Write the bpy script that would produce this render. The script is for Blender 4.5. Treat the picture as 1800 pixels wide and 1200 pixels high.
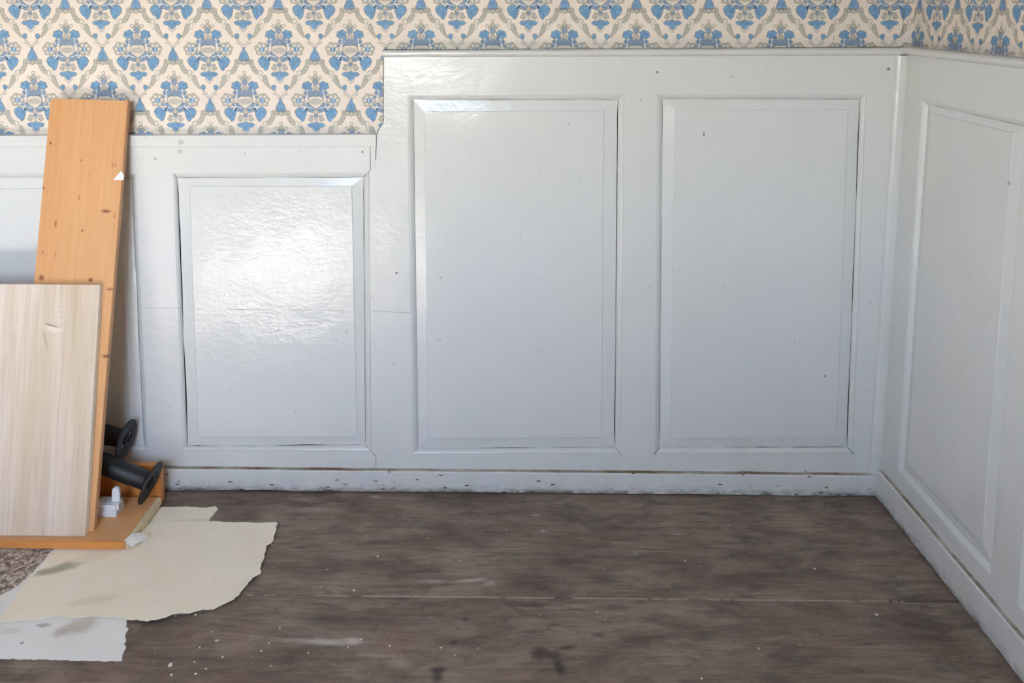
import bpy, bmesh, math, random
from mathutils import Vector, Matrix, noise
random.seed(7)
scn = bpy.context.scene
for o in list(bpy.data.objects):
    bpy.data.objects.remove(o)
COL = scn.collection

# ------------------------------------------------------------------ camera
FPX, CAMY = 1590.0, -2.385
PITCH, YAW = math.radians(5.78), math.radians(-0.88)
PPY = 10 + FPX * math.tan(PITCH)              # row of the principal point in the 1800x1200 frame
FWD = Vector((math.sin(YAW) * math.cos(PITCH), math.cos(YAW) * math.cos(PITCH), -math.sin(PITCH)))
RGT = Vector((math.cos(YAW), -math.sin(YAW), 0))
UPV = RGT.cross(FWD)
_r = FWD + RGT * ((1250 - 900) / FPX) - UPV * ((870.5 - PPY) / FPX)      # the skirting meets the floor on this line
CAMH = -_r.z / _r.y * (-.045 - CAMY)
CAM = Vector((0, CAMY, CAMH))
cd = bpy.data.cameras.new('camera')
cam = bpy.data.objects.new('camera', cd)
COL.objects.link(cam)
cam.matrix_world = Matrix(((RGT.x, UPV.x, -FWD.x, CAM.x), (RGT.y, UPV.y, -FWD.y, CAM.y),
                           (RGT.z, UPV.z, -FWD.z, CAM.z), (0, 0, 0, 1)))
cd.sensor_width = 36
cd.lens = 36 * FPX / 1800
cd.shift_y = -(600 - PPY) / 1800
cd.clip_start = 0.05
scn.camera = cam

# ------------------------------------------------------------------ light
WX0, WX1, WZ0, WZ1, REAR = -1.22, -0.27, 0.80, 2.20, -3.25      # window opening in the rear wall
SUN_FROM, SUN_TO = Vector((-0.745, REAR, 0.80)), Vector((-0.99, -2.60, 0.0))
world = bpy.data.worlds.new('world')
scn.world = world
world.use_nodes = True
wn = world.node_tree
bg = wn.nodes['Background']
sky = wn.nodes.new('ShaderNodeTexSky')
sky.sky_type = 'NISHITA'
sky.sun_disc = False
sky.sun_elevation = math.radians(50)
sky.sun_rotation = math.radians(120)
hs = wn.nodes.new('ShaderNodeHueSaturation')       # thin high haze takes colour out of the blue
hs.inputs['Saturation'].default_value = 0.78
wn.links.new(sky.outputs[0], hs.inputs['Color'])
wn.links.new(hs.outputs[0], bg.inputs[0])
bg.inputs[1].default_value = 2.0
sl = bpy.data.lights.new('sun', 'SUN')
sl.energy = 150
sl.angle = math.radians(0.6)
sl.color = (0.88, 0.965, 1.0)
sun = bpy.data.objects.new('sun', sl)
COL.objects.link(sun)
sun.rotation_euler = (SUN_TO - SUN_FROM).to_track_quat('-Z', 'Y').to_euler()
pl = bpy.data.lights.new('window_portal', 'AREA')
pl.shape = 'RECTANGLE'
pl.size, pl.size_y = WX1 - WX0, WZ1 - WZ0
pl.cycles.is_portal = True
po = bpy.data.objects.new('window_portal', pl)
COL.objects.link(po)
po.location = ((WX0 + WX1) / 2, REAR - 0.11, (WZ0 + WZ1) / 2)
po.rotation_euler = (math.radians(90), 0, 0)
scn.view_settings.view_transform = 'Standard'
scn.view_settings.look = 'None'
scn.view_settings.gamma = 1
scn.view_settings.use_curve_mapping = False
scn.view_settings.exposure = 1.06
scn.cycles.max_bounces = 10
scn.cycles.diffuse_bounces = 8
scn.cycles.use_denoising = True

# ------------------------------------------------------------------ helpers: picture rays
def ray(px, py):
    return FWD + RGT * ((px - 900) / FPX) - UPV * ((py - PPY) / FPX)
def hit(px, py, p0, n):
    d = ray(px, py)
    return CAM + d * ((p0 - CAM).dot(n) / d.dot(n))
def fl(px, py, z=0.0):
    return hit(px, py, Vector((0, 0, z)), Vector((0, 0, 1)))
class Wall:
    """plane with origin, horizontal axis U, in-plane vertical V, inward normal N"""
    def __init__(s, O, U, V):
        s.O, s.U, s.V = O, U.normalized(), V.normalized()
        s.N = s.V.cross(s.U).normalized()
        if s.N.dot(CAM - O) < 0: s.N = -s.N
    def p(s, px, py, d):
        return hit(px, py, s.O + s.N * d, s.N)
BACK = Wall(Vector((0, 0, 0)), Vector((1, 0, 0)), Vector((0, 0, 1)))
FACE = 0.030                                   # wainscot face in front of the plaster
ca, cb = BACK.p(1595, 98, FACE + .012), BACK.p(1548, 832, FACE + .012)
dd = ray(855, 10); dd.z = 0; dd.normalize()
_n = (ca - cb).cross(dd).normalized()
if _n.dot(CAM - ca) < 0: _n = -_n
_V = (ca - cb) - dd * (ca - cb).dot(dd)
_c0 = cb + (ca - cb) * (-cb.z / (ca.z - cb.z))
RIGHT = Wall(_c0 - _n * FACE, -dd, _V)

# ------------------------------------------------------------------ helpers: materials
def lin(c):
    f = lambda v: v / 12.92 if v <= .04045 else ((v + .055) / 1.055) ** 2.4
    return tuple(f(v / 255) for v in c) + (1,)
class NT:
    def __init__(s, name):
        s.m = bpy.data.materials.new(name); s.m.use_nodes = True
        s.t = s.m.node_tree; s.b = s.t.nodes['Principled BSDF']
    def n(s, typ, **kw):
        nd = s.t.nodes.new(typ)
        for k, v in kw.items():
            if k.startswith('i_'):
                key = k[2:]
                nd.inputs[int(key) if key.isdigit() else key].default_value = v
            else: setattr(nd, k, v)
        return nd
    def l(s, a, b): s.t.links.new(a, b)
    def coord(s, kind='Object'):
        return s.n('ShaderNodeTexCoord').outputs[kind]
    def mapped(s, vec, scale=(1, 1, 1), loc=(0, 0, 0), rot=(0, 0, 0)):
        m = s.n('ShaderNodeMapping'); s.l(vec, m.inputs[0])
        m.inputs[1].default_value = loc; m.inputs[2].default_value = rot; m.inputs[3].default_value = scale
        return m.outputs[0]
    def noise(s, vec, scale, detail=4, rough=.55, dist=0):
        n = s.n('ShaderNodeTexNoise'); s.l(vec, n.inputs['Vector'])
        n.inputs['Scale'].default_value = scale; n.inputs['Detail'].default_value = detail
        n.inputs['Roughness'].default_value = rough; n.inputs['Distortion'].default_value = dist
        return n.outputs[0]
    def rng(s, v, a, b, c=0, d=1):
        r = s.n('ShaderNodeMapRange'); s.l(v, r.inputs[0])
        for i, x in enumerate((a, b, c, d)): r.inputs[1 + i].default_value = x
        return r.outputs[0]
    def math(s, op, a, b=None):
        m = s.n('ShaderNodeMath', operation=op)
        for i, x in enumerate((a, b)):
            if x is None: continue
            if isinstance(x, (int, float)): m.inputs[i].default_value = x
            else: s.l(x, m.inputs[i])
        return m.outputs[0]
    def mix(s, fac, a, b, mode='MIX'):
        m = s.n('ShaderNodeMix', data_type='RGBA', blend_type=mode)
        for i, x in ((0, fac), (6, a), (7, b)):
            if isinstance(x, (int, float)): m.inputs[i].default_value = x
            elif isinstance(x, tuple): m.inputs[i].default_value = x
            else: s.l(x, m.inputs[i])
        return m.outputs[2]
    def spot(s, vec, c, r, rot=0, soft=.5, nz=None, amt=.0):
        """soft ellipse mask round c with radii r, turned by rot about z"""
        m = s.n('ShaderNodeMapping', vector_type='TEXTURE'); s.l(vec, m.inputs[0])
        m.inputs[1].default_value = c; m.inputs[2].default_value = (0, 0, rot) if not isinstance(rot, tuple) else rot
        m.inputs[3].default_value = r
        ln = s.n('ShaderNodeVectorMath', operation='LENGTH'); s.l(m.outputs[0], ln.inputs[0])
        v = ln.outputs['Value']
        if nz is not None:
            v = s.math('ADD', v, s.math('MULTIPLY', s.math('SUBTRACT', nz, .5), amt))
        return s.rng(v, 1, 1 - soft)
    def bump(s, h, strength, dist):
        b = s.n('ShaderNodeBump'); s.l(h, b.inputs['Height'])
        b.inputs['Strength'].default_value = strength; b.inputs['Distance'].default_value = dist
        s.l(b.outputs[0], s.b.inputs['Normal'])
    def out(s, col=None, rough=None, spec=None):
        if col is not None:
            if isinstance(col, tuple): s.b.inputs['Base Color'].default_value = col
            else: s.l(col, s.b.inputs['Base Color'])
        if rough is not None:
            if isinstance(rough, (int, float)): s.b.inputs['Roughness'].default_value = rough
            else: s.l(rough, s.b.inputs['Roughness'])
        if spec is not None: s.b.inputs['Specular IOR Level'].default_value = spec
        return s.m

def plain(name, c, rough=.6, var=.06, scale=40, spec=.5, bump=.0):
    t = NT(name); v = t.coord()
    n = t.noise(v, scale)
    c = lin(c) if max(c) > 1 else tuple(c) + (1,)
    col = t.mix(t.rng(n, .3, .7), tuple(x * (1 - var) for x in c[:3]) + (1,), tuple(min(1, x * (1 + var)) for x in c[:3]) + (1,))
    if bump: t.bump(t.noise(v, scale * 6), bump, .002)
    return t.out(col, rough, spec)

def paint(name, c, rough=.16, scuff=.0):
    """old gloss paint: faint orange peel, slow waviness, yellowed and scuffed patches"""
    t = NT(name); v = t.coord()
    big = t.noise(v, 2.2, 3); mid = t.noise(t.mapped(v, (1, 1, .5)), 14, 5, .6); fine = t.noise(v, 160, 3)
    c1 = tuple(c) + (1,)
    warm = (c[0] * 1.0, c[1] * .985, c[2] * .945, 1)
    col = t.mix(t.rng(big, .38, .68), c1, warm)
    col = t.mix(t.rng(mid, .5, .9, 0, .16), col, (c[0] * .86, c[1] * .85, c[2] * .80, 1))
    specks = t.rng(t.noise(v, 55, 2, .5), .74, .80, 0, .5)
    col = t.mix(specks, col, lin((140, 128, 112)))
    # chipped, grimy foot of the joinery close to the floor
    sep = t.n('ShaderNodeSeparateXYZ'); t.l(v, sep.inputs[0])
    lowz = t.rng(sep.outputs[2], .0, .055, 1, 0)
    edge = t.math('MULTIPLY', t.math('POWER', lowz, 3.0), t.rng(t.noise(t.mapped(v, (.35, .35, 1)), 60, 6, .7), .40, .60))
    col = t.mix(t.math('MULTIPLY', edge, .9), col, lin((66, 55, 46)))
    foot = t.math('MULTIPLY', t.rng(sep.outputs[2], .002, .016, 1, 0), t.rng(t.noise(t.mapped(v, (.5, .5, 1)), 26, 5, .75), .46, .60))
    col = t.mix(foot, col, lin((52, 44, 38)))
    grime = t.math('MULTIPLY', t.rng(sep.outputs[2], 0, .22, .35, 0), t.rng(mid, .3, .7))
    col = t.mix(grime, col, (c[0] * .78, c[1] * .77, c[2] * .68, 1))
    h = t.math('ADD', t.math('MULTIPLY', fine, .10), t.math('ADD', t.math('MULTIPLY', t.noise(t.mapped(v, (1, 1, 1.6)), 42, 4, .6), .55),
               t.math('MULTIPLY', t.noise(v, 6, 2), 2.2)))
    t.bump(h, .34, .006)
    r = t.rng(t.noise(v, 18, 4), .3, .7, rough - .04, rough + .08)
    return t.out(col, r, .52)

def wood(name, base, dark, light, grain_axis, gs=1.0, rough=.45, lam=0, knots=(), knot_col=(120, 66, 34), contrast=.5):
    t = NT(name); v = t.coord()
    sc = [38 * gs] * 3; sc[grain_axis] = 1.6 * gs
    sf = [170 * gs] * 3; sf[grain_axis] = 5 * gs
    w = t.noise(t.mapped(v, tuple(sc)), 1, 5, .6, .6)
    f = t.noise(t.mapped(v, tuple(sf)), 1, 3, .6)
    col = t.mix(t.rng(w, .3, .72, 0, 1), lin(base), lin(light))
    col = t.mix(t.rng(w, .56, .75, 0, contrast), col, lin(dark))
    col = t.mix(t.rng(f, .45, .8, 0, contrast * .8), col, lin(dark))
    if lam:
        # glued lamellae: each strip across the width a tint of its own
        sep = t.n('ShaderNodeSeparateXYZ'); t.l(v, sep.inputs[0])
        cell = t.math('FLOOR', t.math('DIVIDE', sep.outputs[0], lam))
        wn_ = t.n('ShaderNodeTexWhiteNoise', noise_dimensions='1D'); t.l(cell, wn_.inputs['W'])
        col = t.mix(t.rng(wn_.outputs[0], 0, 1, 0, .35), col, lin(dark))
        fr = t.math('FRACT', t.math('DIVIDE', sep.outputs[0], lam))
        line = t.rng(t.math('ABSOLUTE', t.math('SUBTRACT', fr, .5)), .485, .5, 0, .16)
        col = t.mix(line, col, lin(knot_col))
    for c, r, a in knots:
        ring = t.spot(v, c, r, (0, 0, 0), .75, f, .7)
        col = t.mix(t.math('MULTIPLY', ring, a), col, lin(knot_col))
    t.bump(f, .08, .002)
    return t.out(col, rough, .4)

PAINT = (.70, .705, .70)
M = {}
M['paint'] = paint('grey white gloss paint', PAINT)
M['paint_panel'] = paint('grey white gloss paint on panels', PAINT, .12)
M['dark'] = plain('dark gap', (.022, .018, .015), .9)
M['brown_line'] = plain('brown wood and shadow line', (104, 84, 66), .8, .25, 60)  # bare wood in chips; also colours the shadow strips along the wallpaper edge
M['chip'] = plain('chipped paint grey', (140, 132, 122), .8, .2, 90)
M['dent'] = plain('dented paint', (186, 184, 180), .5, .1, 90)
M['plaster'] = plain('white plaster', (.72, .71, .68), .85)
M['dull_wall'] = plain('darkened unseen wall', (.26, .25, .24), .9)  # walls out of view, kept dark to cut bounced light
M['ceiling'] = plain('dimmed unseen ceiling', (.50, .49, .46), .9)  # ceiling out of view, tone lowered to reduce ambient bounce
M['cream'] = plain('wallpaper cream', (232, 219, 206), .75, .05, 9)
M['wp_line'] = plain('wallpaper print grey line', (138, 136, 134), .75, .12, 60)
M['wp_blue'] = plain('wallpaper print blue', (116, 155, 190), .75, .2, 120)
M['wp_grey'] = plain('wallpaper print blue grey', (138, 157, 182), .75, .15, 150)
M['wp_taupe'] = plain('wallpaper print taupe', (190, 183, 170), .75, .10, 150)
M['wp_pale'] = plain('wallpaper print pale', (224, 214, 200), .75, .05, 90)
M['wp_white'] = plain('wallpaper print white', (236, 233, 230), .75, .03, 90)
M['wp_deep'] = plain('wallpaper print deep blue', (88, 122, 166), .75, .15, 120)
M['black'] = plain('black plastic', (.010, .010, .011), .5, .2, 50)
M['white_plastic'] = plain('white plastic', (.80, .81, .83), .35, .03)
M['paper_white'] = None

# ------------------------------------------------------------------ helpers: objects
def link(name, mesh, parent=None, kind=None, label=None, cat=None, group=None):
    o = bpy.data.objects.new(name, mesh); COL.objects.link(o)
    if parent is not None:
        o.parent = parent
        o.matrix_parent_inverse = Matrix.Identity(4)
    for k, v in (('kind', kind), ('label', label), ('category', cat), ('group', group)):
        if v: o[k] = v
    return o
def from_bm(name, bm, mat, parent=None, smooth=False, recalc=True, **kw):
    if recalc: bmesh.ops.recalc_face_normals(bm, faces=bm.faces)
    me = bpy.data.meshes.new(name); bm.to_mesh(me); bm.free()
    for m in (mat if isinstance(mat, (list, tuple)) else [mat]): me.materials.append(m)
    if smooth:
        for p in me.polygons: p.use_smooth = True
    return link(name, me, parent, **kw)
def prism(bm, pts, vec, mi=0):
    """closed solid: polygon pts pushed along vec"""
    a = [bm.verts.new(p) for p in pts]; b = [bm.verts.new(p + vec) for p in pts]
    fs = [bm.faces.new(a), bm.faces.new(b[::-1])]
    n = len(a)
    for i in range(n):
        fs.append(bm.faces.new((a[i], b[i], b[(i + 1) % n], a[(i + 1) % n])))
    for f in fs: f.material_index = mi
    return fs
def slab(name, pts, vec, mat, parent=None, bevel=0, **kw):
    bm = bmesh.new(); prism(bm, pts, vec)
    bmesh.ops.recalc_face_normals(bm, faces=bm.faces)
    if bevel:
        bmesh.ops.bevel(bm, geom=list(bm.edges), offset=bevel, segments=2, affect='EDGES', clamp_overlap=True)
    return from_bm(name, bm, mat, parent, **kw)
def boxbm(bm, lo, hi, mi=0):
    x0, y0, z0 = lo; x1, y1, z1 = hi
    return prism(bm, [Vector((x0, y0, z0)), Vector((x1, y0, z0)), Vector((x1, y1, z0)), Vector((x0, y1, z0))], Vector((0, 0, z1 - z0)), mi)
def box(name, lo, hi, mat, parent=None, bevel=0, **kw):
    bm = bmesh.new(); boxbm(bm, lo, hi)
    bmesh.ops.recalc_face_normals(bm, faces=bm.faces)
    if bevel: bmesh.ops.bevel(bm, geom=list(bm.edges), offset=bevel, segments=2, affect='EDGES')
    return from_bm(name, bm, mat, parent, **kw)
def empty(name, loc=(0, 0, 0), **kw):
    o = link(name, None, None, **kw); o.location = loc
    o.empty_display_size = .1
    return o
def nz1(x, seed): return noise.noise(Vector((x, seed * 7.31, seed * 1.7)))

# ------------------------------------------------------------------ room shell
LEFTX, CEIL = -1.86, 2.45
XR = RIGHT.O.x
RFAR = RIGHT.O + RIGHT.U * 4.2
XMAX = RFAR.x + .15
box('wall_back', (LEFTX - .15, 0, -.12), (XMAX, .16, CEIL + .1), M['plaster'], kind='structure')
wall_back = bpy.data.objects['wall_back']
bm = bmesh.new()
a0, b0 = RIGHT.O - RIGHT.U * .07, RFAR
q = [a0, b0, b0 + RIGHT.V * 2.6, a0 + RIGHT.V * 2.6]
prism(bm, [p - RIGHT.V * .0 for p in q], -RIGHT.N * .16)
wall_right = from_bm('wall_right', bm, M['plaster'], kind='structure')
box('wall_left', (LEFTX - .15, REAR - .10, -.12), (LEFTX, 0, CEIL + .1), M['dull_wall'], kind='structure')
box('ceiling', (LEFTX, REAR, CEIL), (XMAX, 0, CEIL + .1), M['ceiling'], kind='structure')
bm = bmesh.new()                                                     # rear wall behind the camera, with its window opening
for lo, hi in (((LEFTX, REAR - .10, -.12), (WX0, REAR, CEIL)), ((WX1, REAR - .10, -.12), (XMAX, REAR, CEIL)),
               ((WX0, REAR - .10, -.12), (WX1, REAR, WZ0)), ((WX0, REAR - .10, WZ1), (WX1, REAR, CEIL))):
    boxbm(bm, lo, hi)
from_bm('wall_rear', bm, M['dull_wall'], kind='structure')
bm = bmesh.new()
for lo, hi in (((WX0, REAR - .09, WZ0), (WX0 + .05, REAR - .04, WZ1)), ((WX1 - .05, REAR - .09, WZ0), (WX1, REAR - .04, WZ1)),
               ((WX0 + .05, REAR - .09, WZ0), (WX1 - .05, REAR - .04, WZ0 + .05)), ((WX0 + .05, REAR - .09, WZ1 - .05), (WX1 - .05, REAR - .04, WZ1))):
    boxbm(bm, lo, hi)
from_bm('window_1', bm, M['paint'], kind='structure')

# ------------------------------------------------------------------ floor of wide old boards
def floor_mat():
    t = NT('worn dark floorboards'); v = t.coord()
    oi = t.n('ShaderNodeObjectInfo')
    sh = t.n('ShaderNodeVectorMath', operation='ADD'); t.l(v, sh.inputs[0]); 
    cmb = t.n('ShaderNodeCombineXYZ'); t.l(t.math('MULTIPLY', oi.outputs['Random'], 9.0), cmb.inputs[0]); t.l(cmb.outputs[0], sh.inputs[1])
    g = sh.outputs[0]
    patch = t.noise(t.mapped(g, (1, 2.2, 1)), 4.2, 7, .66, .8)
    grain = t.noise(t.mapped(g, (3.5, 34, 1)), 1, 7, .68, 2.2)
    fine = t.noise(t.mapped(g, (9, 260, 1)), 1, 4, .6)
    hue = t.noise(t.mapped(g, (1, 1.6, 1)), 6.5, 6, .65)
    speck = t.noise(v, 240, 2, .6)
    col = t.mix(t.rng(patch, .40, .60), FD, FL)
    blot = t.noise(t.mapped(g, (1, 2.4, 1)), 11, 6, .7, .6)
    col = t.mix(t.rng(blot, .50, .66, 0, .60), col, FDK)
    col = t.mix(t.rng(blot, .30, .43, .30, 0), col, FLT)
    col = t.mix(t.rng(hue, .48, .66, 0, .6), col, FRED)
    col = t.mix(t.rng(grain, .48, .70, 0, .55), col, FDK)
    col = t.mix(t.rng(grain, .30, .44, .28, 0), col, FLT)
    col = t.mix(t.rng(fine, .52, .75, 0, .22), col, FDK)
    col = t.mix(t.rng(speck, .62, .78, 0, .25), col, FLT)
    wisp = t.noise(t.mapped(g, (3, 24, 1)), 1, 4, .7, 1.5)
    col = t.mix(t.rng(wisp, .64, .80, 0, .45), col, FLT)
    n1 = t.noise(v, 22, 4, .65); n2 = t.noise(t.mapped(v, (18, 70, 1)), 1, 4, .65)
    def dark(px, py, rx, ry, a, rot=0):
        nonlocal col
        c = fl(px, py); m = t.spot(v, (c.x, c.y, 0), (rx, ry, 1), rot, .7, n1, .9)
        col = t.mix(t.math('MULTIPLY', m, a), col, lin((50, 42, 42)))
    def pale(px, py, rx, ry, a, rot=0):
        nonlocal col
        c = fl(px, py); m = t.spot(v, (c.x, c.y, 0), (rx, ry, 1), rot, .8, n2, 1.1)
        col = t.mix(t.math('MULTIPLY', m, a), col, lin((206, 196, 186)))
    for s in ((948, 1148, .022, .030, .75), (972, 1150, .035, .016, .7), (995, 1138, .028, .009, .7, .25), (983, 1172, .013, .036, .8, .25),
              (770, 1177, .022, .012, .8), (769, 1190, .016, .02, .7), (797, 1128, .012, .012, .6), (818, 1089, .014, .012, .6),
              (930, 1020, .085, .035, .45), (918, 1063, .06, .012, .6), (1085, 1068, .05, .014, .5), (1210, 990, .07, .05, .35),
              (1052, 1115, .02, .010, .6), (1005, 985, .06, .016, .5), (560, 1085, .12, .02, .4), (1060, 1015, .05, .03, .4),
              (1330, 1010, .09, .03, .35), (1600, 1110, .15, .07, .35), (1250, 1060, .12, .02, .25)): dark(*s)
    for s in ((575, 1128, .115, .013, .75, -.03), (620, 1125, .024, .014, .9), (826, 1020, .055, .009, .6, .2), (760, 1022, .04, .012, .4),
              (860, 1025, .02, .012, .4), (660, 873, .024, .010, .5), (668, 1152, .06, .007, .35), (940, 905, .02, .006, .5),
              (955, 933, .02, .006, .4), (1190, 938, .03, .004, .5), (700, 1165, .03, .02, .25)): pale(*s)
    t.bump(t.math('ADD', grain, t.math('MULTIPLY', fine, .6)), .25, .004)
    return t.out(col, t.rng(patch, .3, .7, .52, .68), .35)
FD, FL = (.170, .125, .094, 1), (.325, .252, .192, 1)
FRED, FDK, FLT = (.225, .135, .100, 1), (.078, .058, .046, 1), (.42, .35, .28, 1)
MF = floor_mat()
box('floor', (LEFTX - .15, REAR - .10, -.14), (XMAX, .02, -.022), M['dark'], kind='structure')
floor = bpy.data.objects['floor']
seam0 = fl(1000, 1051).y
W = abs(seam0) - .0
edges = [-.030, seam0] + [seam0 - .40 * k for k in range(1, 12)]
for i in range(len(edges) - 1):
    y1, y0 = edges[i] - (.0018 if i else 0), max(edges[i + 1] + .0018, REAR + .001)
    bm = bmesh.new()
    n = 80
    def edgey(x, y, s): return y + .0012 * nz1(x * 6, s) + .0008 * nz1(x * 25, s + 3)
    top = []
    xs = [LEFTX + .001 + (XMAX - .02 - LEFTX) * k / n for k in range(n + 1)]
    rowA = [bm.verts.new((x, edgey(x, y0, i + 1), 0)) for x in xs]
    rowB = [bm.verts.new((x, edgey(x, y1, i + 40), 0)) for x in xs]
    for k in range(n): bm.faces.new((rowA[k], rowA[k + 1], rowB[k + 1], rowB[k]))
    r = bmesh.ops.extrude_face_region(bm, geom=list(bm.faces))
    for e in r['geom']:
        if isinstance(e, bmesh.types.BMVert): e.co.z = -.022
    from_bm('plank', bm, MF, floor)
    if y0 <= REAR + .01: break
# pale dust packed into the open joint
bm = bmesh.new()
for k in range(330):
    x = fl(432, 1048).x + k * .0051
    a = max(0, .75 + .6 * nz1(x * 5, 91) + .9 * nz1(x * 40, 5)) * (1 if x < .62 else max(0, 1 - (x - .62) * 2.2))
    if a < .28 + .25 * random.random(): continue
    w = .0019 * min(a, 1.3)
    prism(bm, [Vector((x, seam0 - w, -.006)), Vector((x + .0051, seam0 - w, -.006)), Vector((x + .0051, seam0 + w, -.006)), Vector((x, seam0 + w, -.006))], Vector((0, 0, .0066)))
o = from_bm('joint_dust', bm, plain('pale dust', (170, 157, 142), .9, .25, 90), floor)
o['kind'] = 'stuff'

# ------------------------------------------------------------------ wainscot
def frame_piece(name, wall, pts, d, parent, back=0.006, mat=None):
    """flat piece of joinery: outline in the picture, lying on the wall plane at depth d"""
    P = [wall.p(x, y, d) for x, y in pts]
    return slab(name, P, -wall.N * (d - back), mat or M['paint'], parent)
def lerp(a, b, t): return (a[0] + (b[0] - a[0]) * t, a[1] + (b[1] - a[1]) * t)
PROF = [(0, 0), (.10, .0), (.13, -.0018), (.24, -.0008), (.42, -.0018), (.62, -.0040), (.80, -.0070), (.93, -.0095), (1, -.0110)]
def moulding(wall, O, P, parent):
    """sash moulding run round an opening, mitred at the corners"""
    bm = bmesh.new(); rings = []
    for t, dz in PROF:
        rings.append([bm.verts.new(wall.p(*lerp(O[i], P[i], t), FACE + dz)) for i in range(4)])
    rings.append([bm.verts.new(wall.p(*P[i], .006)) for i in range(4)])
    rings.append([bm.verts.new(wall.p(*O[i], .006)) for i in range(4)])
    m = len(rings)
    for a in range(m):
        for i in range(4):
            j = (i + 1) % 4
            bm.faces.new((rings[a][i], rings[a][j], rings[(a + 1) % m][j], rings[(a + 1) % m][i]))
    return from_bm('moulding', bm, M['paint'], parent)
def panel(wall, P, F, parent, gaps, seed, bow=None, tilt=(0, 0), lift=0):
    """raised-and-fielded panel. gaps: width in px of the open joint on top, right, bottom, left (negative = closed)"""
    N = 36
    bm = bmesh.new()
    cx = sum(p[0] for p in P) / 4; cy = sum(p[1] for p in P) / 4
    outer, inner, inner2 = [], [], []
    inward = [(0, 1), (-1, 0), (0, -1), (1, 0)]
    def dep(px, py, d):
        return d + lift + tilt[0] * (px - cx) * .0015 + tilt[1] * (py - cy) * .0015
    for s in range(4):
        for k in range(N):
            t = k / N
            p = lerp(P[s], P[(s + 1) % 4], t); f = lerp(F[s], F[(s + 1) % 4], t)
            base, amp = gaps[s]
            g = base + amp * (nz1(t * 6 + s * 9, seed) + .5 * nz1(t * 23 + s * 3, seed + 2))
            if bow and s == bow[0]: pass
            g *= min(1, min(t, 1 - t) * 14 + .35) if g > 0 else 1
            ix, iy = inward[s]
            px, py = p[0] + ix * g, p[1] + iy * g
            outer.append(bm.verts.new(wall.p(px, py, dep(px, py, .0165))))
            wob = .35 * nz1(t * 4 + s * 5, seed + 8)
            fx, fy = f[0] + ix * wob, f[1] + iy * wob
            inner.append(bm.verts.new(wall.p(fx, fy, dep(fx, fy, .0225))))
            inner2.append(bm.verts.new(wall.p(fx + ix * .7, fy + iy * .7, dep(fx, fy, .0248))))
    low = [bm.verts.new(v.co - wall.N * .008) for v in outer]
    n = len(outer)
    for i in range(n):
        j = (i + 1) % n
        bm.faces.new((low[i], low[j], outer[j], outer[i]))
        bm.faces.new((outer[i], outer[j], inner[j], inner[i]))
        bm.faces.new((inner[i], inner[j], inner2[j], inner2[i]))
    bm.faces.new(inner2)
    bm.faces.new(low[::-1])
    return from_bm('panel', bm, M['paint_panel'], parent)
def crack(wall, pts, w, d, parent, mat='dark', name='crack', seed=1, brk=-9):
    """hairline split: thin sliver along a picture polyline"""
    bm = bmesh.new()
    L = []
    for i in range(len(pts) - 1):
        m = max(2, int(math.dist(pts[i], pts[i + 1]) / 7))
        for k in range(m): L.append(lerp(pts[i], pts[i + 1], k / m))
    L.append(pts[-1])
    for i in range(len(L) - 1):
        (x0, y0), (x1, y1) = L[i], L[i + 1]
        if nz1(i * .23, seed) < brk: continue
        ln = math.dist(L[i], L[i + 1]) or 1
        nx, ny = -(y1 - y0) / ln, (x1 - x0) / ln
        def wd(k): return w * (.6 + .7 * abs(nz1(k * .4, seed + 4))) / 2
        a, b = wd(i), wd(i + 1); q = .5 * nz1(i * .35, seed + 7); r = .5 * nz1((i + 1) * .35, seed + 7)
        quad = [(x0 + nx * (q - a), y0 + ny * (q - a)), (x1 + nx * (r - b), y1 + ny * (r - b)), (x1 + nx * (r + b), y1 + ny * (r + b)), (x0 + nx * (q + a), y0 + ny * (q + a))]
        bm.faces.new([bm.verts.new(wall.p(u, v, d + .0003)) for u, v in quad])
    return from_bm(name, bm, M[mat], parent)
def nailmark(wall, px, py, r, d, parent, mat='chip', name='nail_head'):
    bm = bmesh.new()
    c = [wall.p(px + r * math.cos(a) * (1 + .2 * nz1(a, px)), py + r * math.sin(a) * (1 + .2 * nz1(a, py)), d + .0008) for a in [i * math.pi / 5 for i in range(10)]]
    prism(bm, c, -wall.N * .001)
    return from_bm(name, bm, M[mat], parent)

# low run on the left (two panels, the left one mostly behind the boards)
low = empty('trim_1', kind='structure', label='low grey-white panelled wainscot left of the step, under the wallpaper')
L1O = [(-120, 304), (238.5, 304.4), (260.8, 793), (-85, 793)]
L1P = [(-112, 311.6), (232.5, 311.6), (253.8, 783), (-77, 783)]
L1F = [(-90, 331), (212, 331), (231, 767), (-58, 767)]
L2O = [(303.3, 304.2), (648.5, 302.2), (652.5, 793.6), (321, 793)]
L2P = [(311.3, 311.7), (639.5, 311.2), (643, 782), (329.3, 783.5)]
L2F = [(333.2, 327.5), (618.8, 326.8), (627.6, 767.8), (348.1, 767.8)]
XL = -330
lowTop = lambda x: 258 - .0012 * x
frame_piece('backing', BACK, [(XL, 262), (655, 262), (655, 830), (XL, 830)], .005, low, .0005, M['dark'])
frame_piece('top_rail', BACK, [(XL, 258.5), (651, 258), (651, 298), (648.5, 302.2), (303.3, 304.2), (238.5, 304.4), (-120, 304), (XL, 304)], FACE, low)
frame_piece('bottom_rail', BACK, [(XL, 793), (-85, 793), (260.8, 793), (321, 793), (652.5, 793.6), (661, 802), (661, 850), (XL, 850)], FACE, low)
frame_piece('stile', BACK, [L1O[1], L2O[0], L2O[3], L1O[2]], FACE, low)
frame_piece('stile', BACK, [(XL, 304), L1O[0], L1O[3], (XL, 793)], FACE, low)
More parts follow.
